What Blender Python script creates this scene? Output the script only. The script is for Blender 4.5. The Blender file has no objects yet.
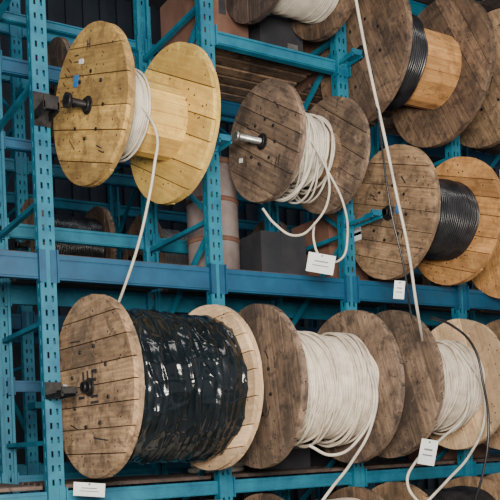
import bpy, bmesh, math, random
from mathutils import Vector, Matrix, noise
random.seed(7)
CZ=1.4
AL=math.radians(31.3); F=850.0; ROLL=math.radians(2.3)
# ---------------- materials
def newmat(name):
    m=bpy.data.materials.new(name); m.use_nodes=True
    nt=m.node_tree; b=nt.nodes['Principled BSDF']; return m,nt,b
def ramp(nt,stops):
    r=nt.nodes.new('ShaderNodeValToRGB'); cr=r.color_ramp
    while len(cr.elements)<len(stops): cr.elements.new(0.5)
    for e,(p,c) in zip(cr.elements,stops):
        e.position=p; e.color=(*c,1)
    return r
def wood(name,light,dark,dirt=(0.03,0.02,0.015),dirt_amt=0.5,rough=0.7):
    m,nt,b=newmat(name); L=nt.links
    uv=nt.nodes.new('ShaderNodeUVMap'); uv.uv_map='UVMap'
    mp=nt.nodes.new('ShaderNodeMapping'); mp.inputs['Scale'].default_value=(2.5,34,1)
    n=nt.nodes.new('ShaderNodeTexNoise'); n.inputs['Scale'].default_value=1.6; n.inputs['Detail'].default_value=8; n.inputs['Roughness'].default_value=0.65
    L.new(uv.outputs[0],mp.inputs[0]); L.new(mp.outputs[0],n.inputs['Vector'])
    r=ramp(nt,[(0.34,dark),(0.5,tuple((a+c)/2 for a,c in zip(light,dark))),(0.64,light)])
    L.new(n.outputs['Fac'],r.inputs[0])
    at=nt.nodes.new('ShaderNodeAttribute'); at.attribute_name='tone'
    mr=nt.nodes.new('ShaderNodeMapRange'); mr.inputs['To Min'].default_value=0.58; mr.inputs['To Max'].default_value=1.22
    L.new(at.outputs['Fac'],mr.inputs['Value'])
    mx=nt.nodes.new('ShaderNodeMix'); mx.data_type='RGBA'; mx.blend_type='MULTIPLY'; mx.inputs['Factor'].default_value=1
    L.new(r.outputs[0],mx.inputs['A']); L.new(mr.outputs[0],mx.inputs['B'])
    tc=nt.nodes.new('ShaderNodeTexCoord')
    oi=nt.nodes.new('ShaderNodeObjectInfo'); va=nt.nodes.new('ShaderNodeVectorMath'); va.operation='ADD'
    sc=nt.nodes.new('ShaderNodeMath'); sc.operation='MULTIPLY'; sc.inputs[1].default_value=50; L.new(oi.outputs['Random'],sc.inputs[0])
    L.new(tc.outputs['Object'],va.inputs[0]); L.new(sc.outputs[0],va.inputs[1])
    prev=mx.outputs['Result']
    for (s,lo,hi,amt,col) in ((3.2,.44,.62,dirt_amt,dirt),(14,.52,.62,dirt_amt*.95,dirt),(8,.58,.70,.45,tuple(min(1,c*1.35+.03) for c in light))):
        n2=nt.nodes.new('ShaderNodeTexNoise'); n2.inputs['Scale'].default_value=s; n2.inputs['Detail'].default_value=8; n2.inputs['Roughness'].default_value=0.72; n2.inputs['Distortion'].default_value=.4
        L.new(va.outputs[0],n2.inputs['Vector'])
        r2=ramp(nt,[(lo,(0,0,0)),(hi,(1,1,1))]); L.new(n2.outputs['Fac'],r2.inputs[0])
        ml=nt.nodes.new('ShaderNodeMath'); ml.operation='MULTIPLY'; ml.inputs[1].default_value=amt
        L.new(r2.outputs[0],ml.inputs[0])
        mx2=nt.nodes.new('ShaderNodeMix'); mx2.data_type='RGBA'
        L.new(ml.outputs[0],mx2.inputs['Factor']); L.new(prev,mx2.inputs['A']); mx2.inputs['B'].default_value=(*col,1)
        prev=mx2.outputs['Result']
    L.new(prev,b.inputs['Base Color'])
    b.inputs['Roughness'].default_value=rough
    bp=nt.nodes.new('ShaderNodeBump'); bp.inputs['Strength'].default_value=0.5; bp.inputs['Distance'].default_value=0.005
    L.new(n.outputs['Fac'],bp.inputs['Height']); L.new(bp.outputs[0],b.inputs['Normal'])
    return m
def paint(name,c1,c2,scale=6,rough=0.5,metal=0,thr=(0.4,0.7),bump=0.0):
    m,nt,b=newmat(name); L=nt.links
    tc=nt.nodes.new('ShaderNodeTexCoord'); n=nt.nodes.new('ShaderNodeTexNoise')
    n.inputs['Scale'].default_value=scale; n.inputs['Detail'].default_value=7; n.inputs['Roughness'].default_value=0.65
    L.new(tc.outputs['Object'],n.inputs['Vector'])
    r=ramp(nt,[(thr[0],c1),(thr[1],c2)]); L.new(n.outputs['Fac'],r.inputs[0]); L.new(r.outputs[0],b.inputs['Base Color'])
    b.inputs['Roughness'].default_value=rough; b.inputs['Metallic'].default_value=metal
    if bump:
        bp=nt.nodes.new('ShaderNodeBump'); bp.inputs['Strength'].default_value=bump; bp.inputs['Distance'].default_value=0.01
        L.new(n.outputs['Fac'],bp.inputs['Height']); L.new(bp.outputs[0],b.inputs['Normal'])
    return m
W_yellow=wood('wood_yellow',(0.74,0.48,0.15),(0.44,0.26,0.08),(0.15,0.085,0.035),0.68)
W_yellow2=wood('wood_yellow_pale',(0.90,0.63,0.18),(0.66,0.41,0.10),(0.34,0.19,0.06),0.45)
W_grey=wood('wood_weathered',(0.34,0.235,0.16),(0.145,0.095,0.07),(0.035,0.027,0.025),0.72)
W_brown=wood('wood_brown',(0.29,0.185,0.115),(0.12,0.075,0.05),(0.028,0.02,0.02),0.72)
W_dark=wood('wood_dark',(0.14,0.095,0.075),(0.06,0.04,0.035),(0.015,0.012,0.015),0.7)
W_tan=wood('wood_tan',(0.48,0.315,0.185),(0.24,0.145,0.08),(0.055,0.037,0.027),0.7)
W_orange=wood('wood_orange',(0.78,0.42,0.16),(0.50,0.24,0.08),(0.14,0.06,0.02),0.5)
W_pale=wood('wood_pale',(0.84,0.62,0.40),(0.60,0.40,0.23),(0.27,0.16,0.09),0.4)
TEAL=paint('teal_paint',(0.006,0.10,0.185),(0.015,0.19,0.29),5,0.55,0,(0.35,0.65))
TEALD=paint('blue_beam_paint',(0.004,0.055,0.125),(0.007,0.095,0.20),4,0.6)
BLACKM=paint('black_iron',(0.01,0.01,0.012),(0.05,0.045,0.045),20,0.5,0.5)
STEEL=paint('galvanised_steel',(0.30,0.31,0.30),(0.55,0.55,0.52),25,0.35,0.8)
WHITEC=paint('white_cable_sheath',(0.66,0.61,0.52),(0.40,0.355,0.30),9,0.5,0,(0.42,0.70))
CREAMC=paint('cream_cable_sheath',(0.73,0.65,0.54),(0.42,0.345,0.275),12,0.5,0,(0.42,0.72))
GREYC=paint('grey_cable_sheath',(0.16,0.16,0.16),(0.09,0.09,0.10),9,0.5)
BLACKC=paint('black_cable_sheath',(0.008,0.009,0.012),(0.03,0.03,0.037),9,0.3)
WRAP=paint('black_plastic_wrap',(0.003,0.006,0.008),(0.008,0.013,0.019),6,0.18,0,(0.4,0.7),0.35)
PAPER=paint('white_tag_paper',(0.78,0.80,0.80),(0.62,0.66,0.70),8,0.7)
BLUEP=paint('blue_label_paper',(0.02,0.14,0.45),(0.05,0.25,0.6),14,0.6)
CARD=paint('cardboard',(0.20,0.10,0.07),(0.11,0.055,0.04),4,0.8)
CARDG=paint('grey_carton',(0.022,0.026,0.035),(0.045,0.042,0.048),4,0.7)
DRUMG=paint('grey_fibre_drum',(0.28,0.235,0.225),(0.16,0.115,0.115),5,0.7)
INK=paint('stencil_ink',(0.012,0.012,0.015),(0.05,0.04,0.04),30,0.7)
FLOORM=paint('concrete_floor',(0.20,0.19,0.18),(0.12,0.115,0.11),3,0.8)
WALLM=paint('dark_steel_wall',(0.012,0.02,0.033),(0.02,0.032,0.05),2,0.7)
CEILM=paint('ceiling_paint',(0.05,0.055,0.065),(0.03,0.035,0.04),2,0.8)
# ---------------- helpers
def link(o,parent=None):
    bpy.context.scene.collection.objects.link(o)
    if parent: o.parent=parent
    return o
def empty(name,loc=(0,0,0),rot=(0,0,0)):
    e=bpy.data.objects.new(name,None); e.location=loc; e.rotation_euler=rot; e.empty_display_size=0.1
    return link(e)
class MB:
    def __init__(s): s.v=[];s.f=[];s.mi=[];s.uv=[];s.tone=[];s.sm=[]
    def face(s,idx,mi=0,uv=None,tone=0.5,sm=False):
        s.f.append(idx); s.mi.append(mi); s.uv.append(uv or [(0,0)]*len(idx)); s.tone.append(tone); s.sm.append(sm)
    def box(s,c,d,mi=0,rot=None,tone=None,grain=0):
        b=len(s.v); tone=random.random() if tone is None else tone; ro=(random.random()*9,random.random()*9)
        cc=Vector(c)
        loc=[]
        for x in (-.5,.5):
            for y in (-.5,.5):
                for z in (-.5,.5):
                    p=Vector((x*d[0],y*d[1],z*d[2])); loc.append(p)
                    q=(rot@p if rot else p)+cc
                    s.v.append(tuple(q))
        for fc in ((0,1,3,2),(4,6,7,5),(0,4,5,1),(2,3,7,6),(0,2,6,4),(1,5,7,3)):
            uvs=[]
            for i in fc:
                p=loc[i]; a=p[grain]; o=[p[k] for k in range(3) if k!=grain]
                uvs.append((a+ro[0],o[0]+o[1]+ro[1]))
            s.face([b+i for i in fc],mi,uvs,tone)
    def cyl(s,c,r,h,axis=0,seg=16,mi=0,r2=None,tone=.5,cap=True):
        b=len(s.v); r2=r if r2 is None else r2
        for k,(hh,rr) in enumerate(((-h/2,r),(h/2,r2))):
            for i in range(seg):
                a=2*math.pi*i/seg; p=[0,0,0]; p[axis]=hh; p[(axis+1)%3]=rr*math.cos(a); p[(axis+2)%3]=rr*math.sin(a)
                s.v.append((c[0]+p[0],c[1]+p[1],c[2]+p[2]))
        for i in range(seg):
            j=(i+1)%seg; s.face([b+i,b+j,b+seg+j,b+seg+i],mi,None,tone,True)
        if cap:
            s.face([b+i for i in range(seg)][::-1],mi,None,tone); s.face([b+seg+i for i in range(seg)],mi,None,tone)
    def obj(s,name,mats,parent=None,loc=(0,0,0),rot=(0,0,0)):
        me=bpy.data.meshes.new(name); me.from_pydata(s.v,[],s.f)
        for m in mats: me.materials.append(m)
        ul=me.uv_layers.new(name='UVMap'); at=me.attributes.new('tone','FLOAT','FACE')
        li=0
        for i,p in enumerate(me.polygons):
            p.material_index=s.mi[i]; p.use_smooth=s.sm[i]; at.data[i].value=s.tone[i]
            for k in range(len(s.f[i])):
                ul.data[li].uv=s.uv[i][k]; li+=1
        bm=bmesh.new(); bm.from_mesh(me); bmesh.ops.recalc_face_normals(bm,faces=bm.faces); bm.to_mesh(me); bm.free()
        o=bpy.data.objects.new(name,me); o.location=loc; o.rotation_euler=rot
        return link(o,parent)
def flange(mb,x0,th,R,ang,nst,mi,out):
    for layer in range(2):
        xa=x0+layer*th/2; xb=xa+th/2-0.0008
        a=ang+layer*math.pi/2; ca,sa=math.cos(a),math.sin(a)
        ws=[random.uniform(0.75,1.25) for _ in range(nst)]; tot=sum(ws); edges=[-R]
        for w in ws: edges.append(edges[-1]+2*R*w/tot)
        edges[-1]=R
        for i in range(nst):
            g=random.uniform(.0018,.0035); v0=edges[i]+g; v1=edges[i+1]-g
            Rr=R*(1+random.uniform(-0.008,0.003)); j=random.uniform(-0.0015,0.0015)
            K=8; pts=[]
            t0=math.asin(max(-1,min(1,v0/Rr))); t1=math.asin(max(-1,min(1,v1/Rr)))
            for k in range(K+1):
                t=t0+(t1-t0)*k/K; pts.append((Rr*math.cos(t),Rr*math.sin(t)))
            for k in range(K+1):
                t=t1+(t0-t1)*k/K; pts.append((-Rr*math.cos(t),Rr*math.sin(t)))
            tone=random.random(); ru=random.random()*20; rv=random.random()*20
            b=len(mb.v); n=len(pts)
            for xx in (xa+j,xb+j):
                for (pu,pv) in pts: mb.v.append((xx,pu*ca-pv*sa,pu*sa+pv*ca))
            mb.face([b+k for k in range(n)],mi,[(p[0]+ru,p[1]+rv) for p in pts],tone)
            mb.face([b+n+k for k in range(n)][::-1],mi,[(p[0]+ru,p[1]+rv) for p in pts][::-1],tone)
            for k in range(n):
                l=(k+1)%n
                mb.face([b+k,b+l,b+n+l,b+n+k],mi,[(pts[k][0]+ru,pts[k][1]+rv),(pts[l][0]+ru,pts[l][1]+rv),(pts[l][0]+ru,pts[l][1]+rv+.02),(pts[k][0]+ru,pts[k][1]+rv+.02)],min(1,tone+.15))
def winding(name,x0,x1,r,wd,mat,parent,rough=0.0,seg=72,slump=0.0):
    n=max(3,int(round((x1-x0)/wd))); w=(x1-x0)/n; prof=[]
    K=4
    for i in range(n):
        for k in range(K):
            t=(k+0.0)/K; prof.append((x0+(i+t)*w, r-w/2+math.sin(math.pi*t)*w*0.5))
    prof.append((x1,r-w/2))
    rt=[random.uniform(-rough,rough) for _ in range(n+1)]
    mb=MB(); P=len(prof); sd=random.random()*50
    for j in range(seg):
        a=2*math.pi*j/seg
        for i,(x,rr) in enumerate(prof):
            q=rr+rt[min(i//K,n)]+ (noise.noise(Vector((x*9+sd,math.cos(a)*2.2,math.sin(a)*2.2)))*rough*1.6 if rough else 0)
            dx=0
            if 0<i<P-1: dx=noise.noise(Vector((sd,math.cos(a)*2,math.sin(a)*2+x*3)))*w*1.1
            zz=q*math.sin(a)
            if zz<0: zz-=slump*abs(math.sin(a))*(0.5+noise.noise(Vector((x*12,sd,0))))
            mb.v.append((min(max(x+dx,x0),x1),q*math.cos(a),zz))
    for j in range(seg):
        j2=(j+1)%seg
        for i in range(P-1):
            mb.face([j*P+i,j*P+i+1,j2*P+i+1,j2*P+i],0,None,.5,True)
    for e in (0,P-1):
        c=len(mb.v); mb.v.append((prof[e][0],0,0))
        for j in range(seg): mb.face([c,j*P+e,((j+1)%seg)*P+e],0)
    return mb.obj(name,[mat],parent)
def plastic_wrap(name,x0,x1,r,mat,parent):
    """shrunk, creased plastic film over layers of heavy cable"""
    NX,NA=170,300; mb=MB()
    def rid(v): return 1-abs(noise.noise(v))*2
    for j in range(NA):
        a=2*math.pi*j/NA; ca,sa=math.cos(a),math.sin(a)
        for i in range(NX+1):
            x=x0+(x1-x0)*i/NX
            turn=abs(math.sin(math.pi*(x+.02*noise.noise(Vector((ca*1.5,sa*1.5,3))))/.04))*.007
            lump=noise.noise(Vector((x*5,ca*2,sa*2)))*.012
            w1=noise.noise(Vector((x*11+ca*1.2,ca*1.6,sa*1.6)))
            folds=max(0,rid(Vector((x*15+sa*.8,ca*1.7+5,sa*1.7)))-.5)*.026
            diag=max(0,rid(Vector((x*6+ca*3,ca*4,sa*4+9)))-.65)*.014
            fine=noise.noise(Vector((x*30,ca*6,sa*6)))*.0016
            q=r-.012+turn*(.45+max(0,w1))+lump+folds+diag+fine
            mb.v.append((x,q*ca,q*sa))
    P=NX+1
    for j in range(NA):
        j2=(j+1)%NA
        for i in range(NX): mb.face([j*P+i,j*P+i+1,j2*P+i+1,j2*P+i],0,None,.5,True)
    return mb.obj(name,[mat],parent)
def curve(name,pts,r,mat,parent=None,cyclic=False,splines=None):
    cu=bpy.data.curves.new(name,'CURVE'); cu.dimensions='3D'; cu.bevel_depth=r; cu.bevel_resolution=3; cu.resolution_u=8
    for pl in (splines or [pts]):
        s=cu.splines.new('BEZIER'); s.bezier_points.add(len(pl)-1)
        for bp,p in zip(s.bezier_points,pl):
            bp.co=p; bp.handle_left_type=bp.handle_right_type='AUTO'
        s.use_cyclic_u=cyclic
    cu.materials.append(mat); cu.use_fill_caps=True
    return link(bpy.data.objects.new(name,cu),parent)
def loose_turns(name,n,x0,x1,r,wr,mat,parent,sag=0.03,tilt=0.05):
    sp=[]
    for i in range(n):
        xc=random.uniform(x0,x1); ph=random.random()*6.28; tl=random.uniform(-tilt,tilt); sg=random.uniform(0,sag)
        pl=[]
        for k in range(14):
            a=2*math.pi*k/14; rr=r+wr*0.9+random.uniform(0,wr*0.5)
            z=rr*math.sin(a)
            if z<0: z-=sg*abs(math.sin(a))
            pl.append((min(max(xc+tl*math.sin(a+ph),x0),x1),rr*math.cos(a),z))
        sp.append(pl)
    return curve(name,None,wr,mat,parent,True,sp)
POSTX=[0.46,1.46,2.49,3.49,4.49,5.49,6.49]
PF=4.39
def spool(X0,X1,Y,Z,R0,R1,mat0,mat1,drumr,slat,wind=None,yaw=0,nst=6,ang=1.45,th=0.048,axle=(0.16,0.16),hub=BLACKM,axm=BLACKM,label=None,bolts=8,loose=None,wrap=None,ink=None,knob=.027):
    W=X1-X0; xc=(X0+X1)/2
    e=empty('wooden_cable_spool',(xc,Y,Z+CZ),(0,0,math.radians(yaw)))
    a0=-W/2; a1=W/2
    for nm,xx,R,mt in (('flange_near',a0,R0,mat0),('flange_far',a1,R1,mat1)):
        mb=MB(); flange(mb,xx,th,R,ang+random.uniform(-.15,.15),nst,0,1)
        for k in range(bolts):
            a=2*math.pi*k/bolts+0.3
            for xs in (xx-0.003,xx+th+0.003):
                mb.cyl((xs,drumr*.85*math.cos(a),drumr*.85*math.sin(a)),0.010,0.008,0,8,1)
        for k in range(34):
            rr=R*math.sqrt(random.uniform(.12,.92)); a=random.random()*6.28
            for xs in (xx-0.0012,xx+th+0.0012):
                mb.cyl((xs,rr*math.cos(a),rr*math.sin(a)),0.0048,0.003,0,6,2)
        mb.obj(nm,[mt,BLACKM,INK],e)
        mb=MB()
        for xs in (xx-0.004,xx+th+0.004): mb.cyl((xs,0,0),0.048,0.008,0,24,0)
        mb.cyl((xx-0.012,0,0),0.035,0.02,0,20,0)
        mb.obj('hub_plate',[hub],e)
    mb=MB(); ns=20
    for k in range(ns):
        a=2*math.pi*k/ns
        rot=Matrix.Rotation(a,3,'X')
        c=rot@Vector((0,0,drumr-0.012)); mb.box(((a0+a1+th)/2,c[1],c[2]),(W-th-0.002,2*math.pi*drumr/ns*0.97,0.024),0,rot,None,0)
    mb.cyl(((a0+a1+th)/2,0,0),drumr-0.03,W-th-0.01,0,24,1)
    mb.obj('drum_slats',[slat,INK],e)
    if wind:
        for (f0,f1,rr,wd,mt,ro,sl) in wind:
            xa=a0+th+0.002+(W-th-0.004)*f0; xb=a0+th+0.002+(W-th-0.004)*f1
            winding('cable_winding',xa,xb,rr,wd,mt,e,ro,slump=sl)
    if wrap: plastic_wrap('plastic_wrap',a0+th+.001,a1-.001,wrap,WRAP,e)
    if loose:
        (n,f0,f1,rr,wr,mt,sg,tl)=loose
        xa=a0+th+0.012+(W-th-0.024)*f0; xb=a0+th+0.012+(W-th-0.024)*f1
        loose_turns('loose_turns',n,xa,xb,rr,wr,mt,e,sg,tl)
    mb=MB(); La=a0-axle[0]; Lb=a1+th+axle[1]; mb.cyl(((La+Lb)/2,0,0),0.02,Lb-La,0,16,0)
    mb.cyl((La+0.01,0,0),knob,0.02,0,16,0)
    mb.obj('axle_rod',[axm],e)
    for (ly,lz,lw,lh,lm,la) in (label or []):
        mb=MB(); mb.box((a0-0.004,ly,lz),(0.002,lw,lh),0,Matrix.Rotation(la,3,'X')); mb.obj('label',[lm],e)
    if ink:
        mb=MB()
        for (ly,lz,lw,lh,la) in ink: mb.box((a0-0.0028,ly,lz),(0.001,lw,lh),0,Matrix.Rotation(la,3,'X'))
        mb.obj('stencil_marks',[INK],e)
    return e
# ---- spools   (local +y is away from the aisle, so it reads to the left on the near face)
sp=spool
inkA=[(.26-.028*i,.20+.03*i+.01*(i%2),.006,.04,-.75) for i in range(4)]+[(.10,.30,.05,.006,.3),(.11,.27,.05,.006,.3),(-.02,.31,.006,.05,.2),(-.05,.31,.006,.05,.2),(-.035,.31,.03,.006,.2),(-.1,-.25,.07,.006,.5),(-.12,-.28,.06,.006,.5),(.2,-.15,.09,.005,.9)]
inkG=[(.07,.03,.018,.11,0),(.02,.03,.018,.11,0),(.045,.03,.05,.018,0),(-.035,.03,.018,.11,0),(-.06,.078,.055,.018,0),(-.055,.035,.045,.016,0),(.10,-.05,.07,.014,0),(-.05,-.05,.08,.014,0),(-.05,-.08,.09,.012,0),(.15,.25,.12,.006,.05),(-.1,-.27,.16,.007,.1),(.2,-.2,.1,.006,.3)]
inkB=[(.15,.15,.05,.008,.6),(.13,.12,.05,.008,.6),(-.12,-.16,.008,.06,.4),(-.15,-.15,.008,.06,.4),(-.15,.17,.06,.01,1.0)]
eA=sp(1.665,2.165,4.28,1.825,.415,.437,W_yellow,W_yellow2,.20,W_yellow2,[(0,.42,.222,.011,WHITEC,.004,0)],yaw=7,ang=.35,label=[(.12,.17,.055,.06,BLUEP,.3),(.05,.25,.05,.025,PAPER,.3)],loose=(6,0,.45,.226,.006,WHITEC,.03,.03),axle=(.13,.12),ink=inkA,knob=.04)
eB=sp(2.76,3.26,4.28,1.80,.352,.358,W_grey,W_grey,.15,W_tan,[(.05,.7,.19,.014,WHITEC,.008,0.01)],yaw=5,ang=.5,label=[(.22,-.05,.035,.025,PAPER,.2)],loose=(22,.0,.75,.205,.0065,WHITEC,.13,.09),axle=(.2,.08),axm=STEEL,ink=inkB)
eC=sp(3.63,4.18,4.15,1.44,.42,.42,W_tan,W_orange,.2,W_orange,[(0.02,1,.255,.016,BLACKC,.003,0)],ang=.3,label=[(-.09,.0,.045,.055,BLUEP,.1),(.33,-.06,.10,.09,PAPER,.0),(.33,-.06,.101,.02,BLUEP,0)],nst=7,axle=(.04,.04),ink=inkB)
eD=sp(3.56,4.22,4.28,2.50,.445,.49,W_brown,W_brown,.24,W_orange,[(0,.42,.30,.016,BLACKC,.004,0)],ang=1.2,nst=7,axle=(.02,.06))
eE=sp(4.72,5.22,4.28,2.55,.47,.47,W_tan,W_brown,.24,W_orange,[(0,.9,.3,.016,BLACKC,.004,0)],ang=1.2,label=[(.2,.25,.09,.12,PAPER,.3),(.19,.26,.06,.05,BLUEP,.3)])
eF=sp(2.78,3.28,4.28,2.99,.43,.43,W_dark,W_brown,.2,W_tan,[(0,1,.33,.014,WHITEC,.004,0)])
eJ=sp(4.70,5.20,4.13,1.38,.43,.43,W_orange,W_tan,.2,W_orange,[(0,1,.3,.016,BLACKC,.003,0)])
eG=sp(1.575,2.285,4.18,.325,.472,.465,W_tan,W_pale,.25,W_tan,None,yaw=5,ang=.05,nst=8,label=[(.30,.02,.04,.035,PAPER,.2)],axle=(.045,.05),th=.055,wrap=.405,ink=inkG)
eH=sp(2.585,3.265,4.18,.33,.475,.475,W_grey,W_grey,.22,W_tan,[(0,1,.31,.016,CREAMC,.006,.01)],ang=1.35,nst=7,loose=(16,0,1,.315,.007,CREAMC,.04,.06),axle=(.03,.06),ink=inkB)
eI=sp(3.58,4.18,4.18,.345,.47,.44,W_grey,W_pale,.2,W_tan,[(0,1,.28,.016,CREAMC,.006,.01)],ang=1.3,nst=7,loose=(14,0,1,.285,.007,CREAMC,.04,.06),axle=(.03,.12))
eK=sp(4.64,5.22,4.18,.345,.46,.46,W_tan,W_tan,.2,W_tan,[(0,1,.3,.016,WHITEC,.006,0)])
for i,(wm,cm) in enumerate(((W_grey,WHITEC),(W_brown,CREAMC),(W_tan,BLACKC),(W_tan,WHITEC))):
    sp(1.60+i,2.27+i,4.18,-.77+.01*i,.47,.47,wm,wm,.2,W_tan,[(0,1,.40,.016,cm,.006,0)],axle=(.04,.05))
# spools on the rack of the next aisle, seen through the gaps
for (X,Z,R,wm,cm) in ((2.3,1.62,.36,W_brown,BLACKC),(3.25,1.58,.38,W_grey,GREYC),(4.5,1.65,.40,W_brown,WHITEC),(5.6,1.6,.4,W_tan,BLACKC),(2.55,2.9,.38,W_brown,GREYC),(4.6,2.9,.4,W_grey,BLACKC),(6.0,2.9,.4,W_tan,BLACKC),(2.6,.42,.40,W_grey,BLACKC),(4.4,.40,.4,W_brown,GREYC),(6.3,1.6,.4,W_tan,GREYC),(5.7,.4,.4,W_tan,GREYC)):
    sp(X-.27,X+.27,6.55,Z,R,R,wm,wm,.2,W_tan,[(0,1,R*.72,.018,cm,.006,0)],axle=(.1,.1),bolts=6)
# ---------------- rack
ZB,ZT=0.0,5.3
def upright(name,X,Yc,rack,w=.085,d=.06,front=-1):
    mb=MB(); pitch=.075; n=int((ZT-ZB)/pitch)
    xs=[-.5*w,-.28*w,-.14*w,.14*w,.28*w,.5*w]
    yf=Yc+front*d/2; yb=Yc-front*d/2
    zsub=[0,.28,.72,1]
    def grid(pt,cols,holecols):
        vi={}
        def V(c,z):
            k=(c,round(z,5))
            if k not in vi: vi[k]=len(mb.v); mb.v.append(pt(cols[c],z))
            return vi[k]
        for r in range(n):
            for q in range(3):
                z0=ZB+pitch*(r+zsub[q]); z1=ZB+pitch*(r+zsub[q+1])
                for c in range(len(cols)-1):
                    if q==1 and c in holecols: continue
                    mb.face([V(c,z0),V(c+1,z0),V(c+1,z1),V(c,z1)])
    grid(lambda x,z:(X+x,yf,z),xs,(1,3))
    ys=[yf,yf+(yb-yf)*.35,yf+(yb-yf)*.6,yb]
    for sx in (-w/2,w/2): grid(lambda y,z:(X+sx,y,z),ys,(1,))
    for sx in (-1,1):
        b=len(mb.v)
        for (xx,zz) in ((sx*w/2,ZB),(sx*w/2*.6,ZB),(sx*w/2*.6,ZT),(sx*w/2,ZT)): mb.v.append((X+xx,yb,zz))
        mb.face([b,b+1,b+2,b+3])
    mb.box((X,Yc,ZB+.004),(w+.06,d+.06,.008))
    o=mb.obj(name,[TEAL],rack)
    m=o.modifiers.new('sheet','SOLIDIFY'); m.thickness=.003
def bar(mb,p,q,w,d,mi=0):
    p=Vector(p);q=Vector(q); v=q-p; rot=v.to_track_quat('Z','Y').to_matrix(); mb.box((p+q)/2,(w,d,v.length),mi,rot)
def beam(rack,PX,Y,z,h,mat,x0=0,x1=6,t=.045):
    mb=MB()
    for i in range(x0,x1):
        a,b=PX[i]+.045,PX[i+1]-.045
        mb.box(((a+b)/2,Y,z+CZ),(b-a,t,h))
        mb.box(((a+b)/2,Y-t/2-.004,z+CZ+h*.36),(b-a-.02,.008,h*.14))
        mb.box(((a+b)/2,Y-t/2-.004,z+CZ-h*.36),(b-a-.02,.008,h*.14))
        for s,xx in ((1,a),(-1,b)):
            mb.box((xx+s*.004,Y-t/2-.006,z+CZ),(.008,.05,h+.04))
            mb.box((xx-s*.016,Y-t/2-.012,z+CZ),(.034,.005,h+.04))
    return mb.obj('load_beam',[mat],rack)
def frames(rack,PX,YA,YB,nodiag=()):
    for X in PX:
        upright('upright_front',X,YA,rack); upright('upright_rear',X,YB,rack,front=1)
        mb=MB(); z=.15; k=0
        while z<ZT-.6:
            bar(mb,(X,YA+.03,z),(X,YB-.03,z),.03,.025)
            if X not in nodiag:
                if k%2==0: bar(mb,(X+.012,YA+.03,z+.03),(X+.012,YB-.03,z+.62),.03,.02)
                else: bar(mb,(X+.012,YB-.03,z+.03),(X+.012,YA+.03,z+.62),.03,.02)
            z+=.65; k+=1
        mb.obj('frame_bracing',[TEAL],rack)
rack=empty('pallet_rack')
frames(rack,POSTX,4.42,5.30,(1.46,))
R1=(rack,POSTX)
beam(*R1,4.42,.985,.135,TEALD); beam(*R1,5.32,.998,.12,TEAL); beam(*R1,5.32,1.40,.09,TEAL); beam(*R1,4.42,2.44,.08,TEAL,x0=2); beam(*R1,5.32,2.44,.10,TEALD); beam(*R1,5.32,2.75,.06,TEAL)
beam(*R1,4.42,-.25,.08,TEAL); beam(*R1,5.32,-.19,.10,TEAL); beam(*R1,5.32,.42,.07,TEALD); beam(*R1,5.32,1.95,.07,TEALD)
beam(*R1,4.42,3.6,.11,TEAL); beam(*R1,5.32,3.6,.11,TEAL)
def deck(z,mat,i0,i1,nb=7):
    mb=MB()
    for i in range(i0,i1):
        a,b=POSTX[i]+.05,POSTX[i+1]-.05
        for k in range(nb):
            y=4.52+k*(.72/(nb-1)); mb.box(((a+b)/2,y,z+CZ),(b-a,.085,.02))
    mb.obj('deck_boards',[mat],rack)
deck(1.065,W_dark,0,6); deck(2.50,W_brown,2,6); deck(-.19,W_dark,0,6); deck(3.67,W_dark,0,6)
mb=MB()
for (Y,Z,posts) in ((4.28,1.825,(1,)),(4.28,1.80,(2,3)),(4.15,1.44,(3,4,5)),(4.28,2.50,(3,4,5)),(4.28,2.99,(2,3)),(4.18,.335,(1,2,3,4,5)),(4.18,-.76,(1,2,3,4,5))):
    for p in posts:
        X=POSTX[p]; big=1 if (p==1 and Z>1) else 0
        mi=0 if p==1 else 1; s=1 if big else .5
        mb.box((X,PF-.005,Z+CZ-.01),(.09,.008,.18*s),mi)
        for q in (-1,1): mb.box((X+q*.038,(Y-.05+PF)/2,Z+CZ-.045),(.010,PF-Y+.05,.045*s),mi)
        mb.box((X,Y-.045,Z+CZ-.025),(.08,.010,.07*s),mi)
        mb.box((X,Y,Z+CZ-.032),(.08,.07,.018),mi)
mb.obj('axle_brackets',[BLACKM,TEAL],rack)
# second rack behind
rack2=empty('pallet_rack'); PX2=[.9+1.15*i for i in range(6)]
frames(rack2,PX2,6.75,7.6)
for z,h,m in ((1.05,.12,TEALD),(2.3,.1,TEAL),(-.15,.1,TEAL),(3.4,.1,TEAL)):
    beam(rack2,PX2,6.75,z,h,m,0,5); beam(rack2,PX2,7.62,z,h,m,0,5)
mb=MB()
for Z in (1.62,2.9,.41):
    for X in PX2: mb.box((X,6.62,Z+CZ-.04),(.06,.22,.05))
mb.obj('axle_brackets',[TEAL],rack2)
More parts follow.
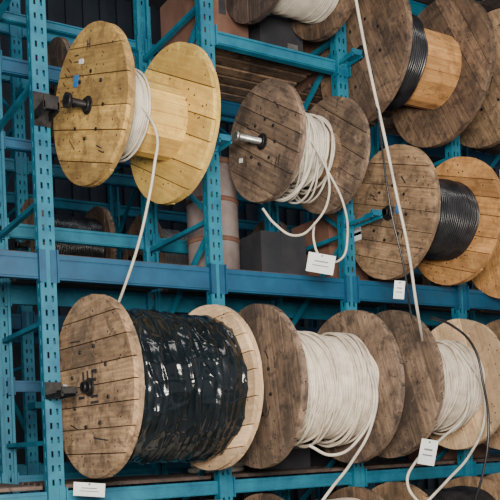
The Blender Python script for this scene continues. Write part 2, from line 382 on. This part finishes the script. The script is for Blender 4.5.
# ---------------- stored goods
def carton(X,Y,Z,w,d,h,mat,rot=0,lab=True):
    mb=MB(); mb.box((0,0,h/2),(w,d,h)); mb.box((0,0,h+.001),(w*.98,.05,.003),1); mb.box((-.0,-d/2-.001,h*.75),(.05,.003,h*.5),1)
    if lab: mb.box((w*.25,-d/2-.001,h*.4),(.08,.003,.05),2)
    return mb.obj('cardboard_box',[mat,CARDG,GREYC],None,(X,Y,Z),(0,0,rot))
def coil(X,Y,Z,n,r,t,mat):
    mb=MB()
    S=40;T=8
    for i in range(n):
        b=len(mb.v); ox=random.uniform(-.015,.015)
        for a in range(S):
            for k in range(T):
                A=2*math.pi*a/S;B=2*math.pi*k/T
                mb.v.append(((r+t*math.cos(B))*math.cos(A)+ox,(r+t*math.cos(B))*math.sin(A),t+i*t*1.9+t*math.sin(B)))
        for a in range(S):
            for k in range(T):
                mb.face([b+a*T+k,b+a*T+(k+1)%T,b+((a+1)%S)*T+(k+1)%T,b+((a+1)%S)*T+k],0,None,.5,True)
    return mb.obj('cable_coil',[mat],None,(X,Y,Z))
dz=1.076+CZ
def fdrum(X,Y,Z,r,h):
    mb=MB(); mb.cyl((0,0,h/2),r,h,2,40,0)
    for zz in (.02,h*.33,h*.66,h-.02): mb.cyl((0,0,zz),r+.006,.03,2,40,1)
    return mb.obj('fibre_drum',[DRUMG,CARD],None,(X,Y,Z))
fdrum(2.76,4.9,dz,.17,.78)
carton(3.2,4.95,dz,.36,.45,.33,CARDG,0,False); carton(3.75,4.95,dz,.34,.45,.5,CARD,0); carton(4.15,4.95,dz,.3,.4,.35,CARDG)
d2=2.511+CZ
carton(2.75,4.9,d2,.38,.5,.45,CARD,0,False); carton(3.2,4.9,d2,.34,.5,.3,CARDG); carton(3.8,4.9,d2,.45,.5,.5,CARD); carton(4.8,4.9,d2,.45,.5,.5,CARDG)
d3=-.179+CZ
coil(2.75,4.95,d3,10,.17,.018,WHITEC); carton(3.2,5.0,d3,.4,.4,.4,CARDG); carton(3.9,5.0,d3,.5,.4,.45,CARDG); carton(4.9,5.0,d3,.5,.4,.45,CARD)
# ---------------- room
def slab(name,c,d,mat):
    mb=MB(); mb.box(c,d); return mb.obj(name,[mat])
slab('floor',(2,2.5,-.05),(16,13,.1),FLOORM)
slab('ceiling',(2,2.5,6.55),(16,13,.1),CEILM)
mb=MB(); mb.box((2,8.95,3.25),(16,.1,6.5))
for k in range(80): mb.box((-5.9+k*.2,8.88,3.25),(.08,.05,6.5))
mb.obj('wall_back',[WALLM])
# ---------------- cables
curve('hanging_cable',[(1.88,4.06,3.21),(1.94,4.00,3.03),(1.91,3.98,2.86),(1.87,4.00,2.65),(1.83,4.05,2.45),(1.80,4.15,2.28),(1.80,4.30,2.16)],.0075,WHITEC)
curve('hanging_cable',[(3.08,3.75,4.00),(3.08,3.68,3.65),(3.11,3.64,3.35),(3.17,3.63,3.07),(3.23,3.62,2.76),(3.30,3.62,2.46),(3.34,3.62,2.18),(3.49,3.75,2.03),(3.74,4.00,1.94)],.0085,WHITEC)
curve('dark_cord',[(3.17,3.72,3.49),(3.12,3.62,3.17),(3.13,3.60,2.91),(3.17,3.60,2.64),(3.24,3.60,2.37),(3.33,3.65,2.08)],.006,BLACKC)
curve('cable_loop',[(2.97,4.05,3.17),(3.04,4,2.99),(3.15,4,2.80),(3.17,4,2.62),(3.11,4,2.47),(2.97,4,2.47),(2.92,4,2.57),(2.93,4,2.67)],.007,WHITEC)
def P(s,ys): return [(int(a)/100,y,int(b)/100) for (a,b),y in zip((q.split() for q in s.split(';')),ys)]
curve('cable_loop',P('304 306;303 284;291 266;276 257;264 263;259 272',(4.02,3.98,3.96,3.96,3.98,4.02)),.007,WHITEC)
curve('cable_loop',P('315 192;321 171;313 148;294 128;274 113;259 98',(3.88,3.84,3.8,3.75,3.7,3.7)),.0085,WHITEC)
curve('cable_loop',P('317 185;319 163;304 141;284 132;272 138',(3.86,3.84,3.8,3.8,3.85)),.0085,WHITEC)
curve('cable_loop',P('396 194;408 172;404 149;385 128;361 114;342 101;330 93',(3.9,3.85,3.8,3.75,3.7,3.7,3.7)),.0085,WHITEC)
curve('cable_loop',P('400 178;393 155;366 138;343 125;334 113;342 98',(3.88,3.84,3.8,3.78,3.75,3.7)),.0085,WHITEC)
curve('dark_cord',P('357 211;374 207;388 195;394 170;397 146;391 118;378 92',(3.75,3.75,3.72,3.7,3.7,3.7,3.7)),.008,BLACKC)
def tag(p,w,h,rot,yw=-.5):
    mb=MB(); mb.box((0,0,0),(w,.002,h)); mb.box((0,-.0015,h*.1),(w*.5,.001,h*.07),1); mb.box((0,-.0015,-h*.12),(w*.6,.001,h*.05),1)
    mb.cyl((0,-.002,h*.4),.006,.003,1,10,1)
    mb.obj('paper_tag',[PAPER,GREYC],None,p,(0.1,rot,yw))
tag((2.95,3.98,2.43),.16,.11,.2); tag((3.22,3.62,2.23),.06,.10,.1); tag((3.48,3.72,1.31),.10,.15,.2); tag((1.55,4.15,1.20),.16,.07,.1)
# ---------------- lights
def area(name,loc,tgt,size,e,col,sy=None):
    l=bpy.data.lights.new(name,'AREA'); l.energy=e; l.size=size; l.color=col
    if sy: l.shape='RECTANGLE'; l.size_y=sy
    o=bpy.data.objects.new(name,l); o.location=loc; o.rotation_euler=(Vector(tgt)-Vector(loc)).to_track_quat('-Z','Y').to_euler(); link(o)
area('flash_lamp',(0,-.3,2.2),(3,4.3,2.4),1.2,470,(1,.91,.78))
area('aisle_lamp',(2.5,1.0,6.2),(2.8,4.2,1.5),3,80,(1,.95,.88),.6)
area('far_aisle_lamp',(3.5,5.95,6.3),(3.5,6.2,2),5,35,(.85,.92,1),.5)
w=bpy.data.worlds.new('World'); bpy.context.scene.world=w; w.use_nodes=True
w.node_tree.nodes['Background'].inputs[0].default_value=(.72,.74,.78,1); w.node_tree.nodes['Background'].inputs[1].default_value=.6
# ---------------- camera
cam=bpy.data.cameras.new('camera'); co=bpy.data.objects.new('camera',cam); link(co)
cam.lens=F*36/500; cam.sensor_width=36; cam.shift_y=194/500
co.matrix_world=Matrix.Translation((0,0,CZ))@Matrix.Rotation(-AL,4,'Z')@Matrix.Rotation(math.pi/2,4,'X')@Matrix.Rotation(-ROLL,4,'Z')
bpy.context.scene.camera=co
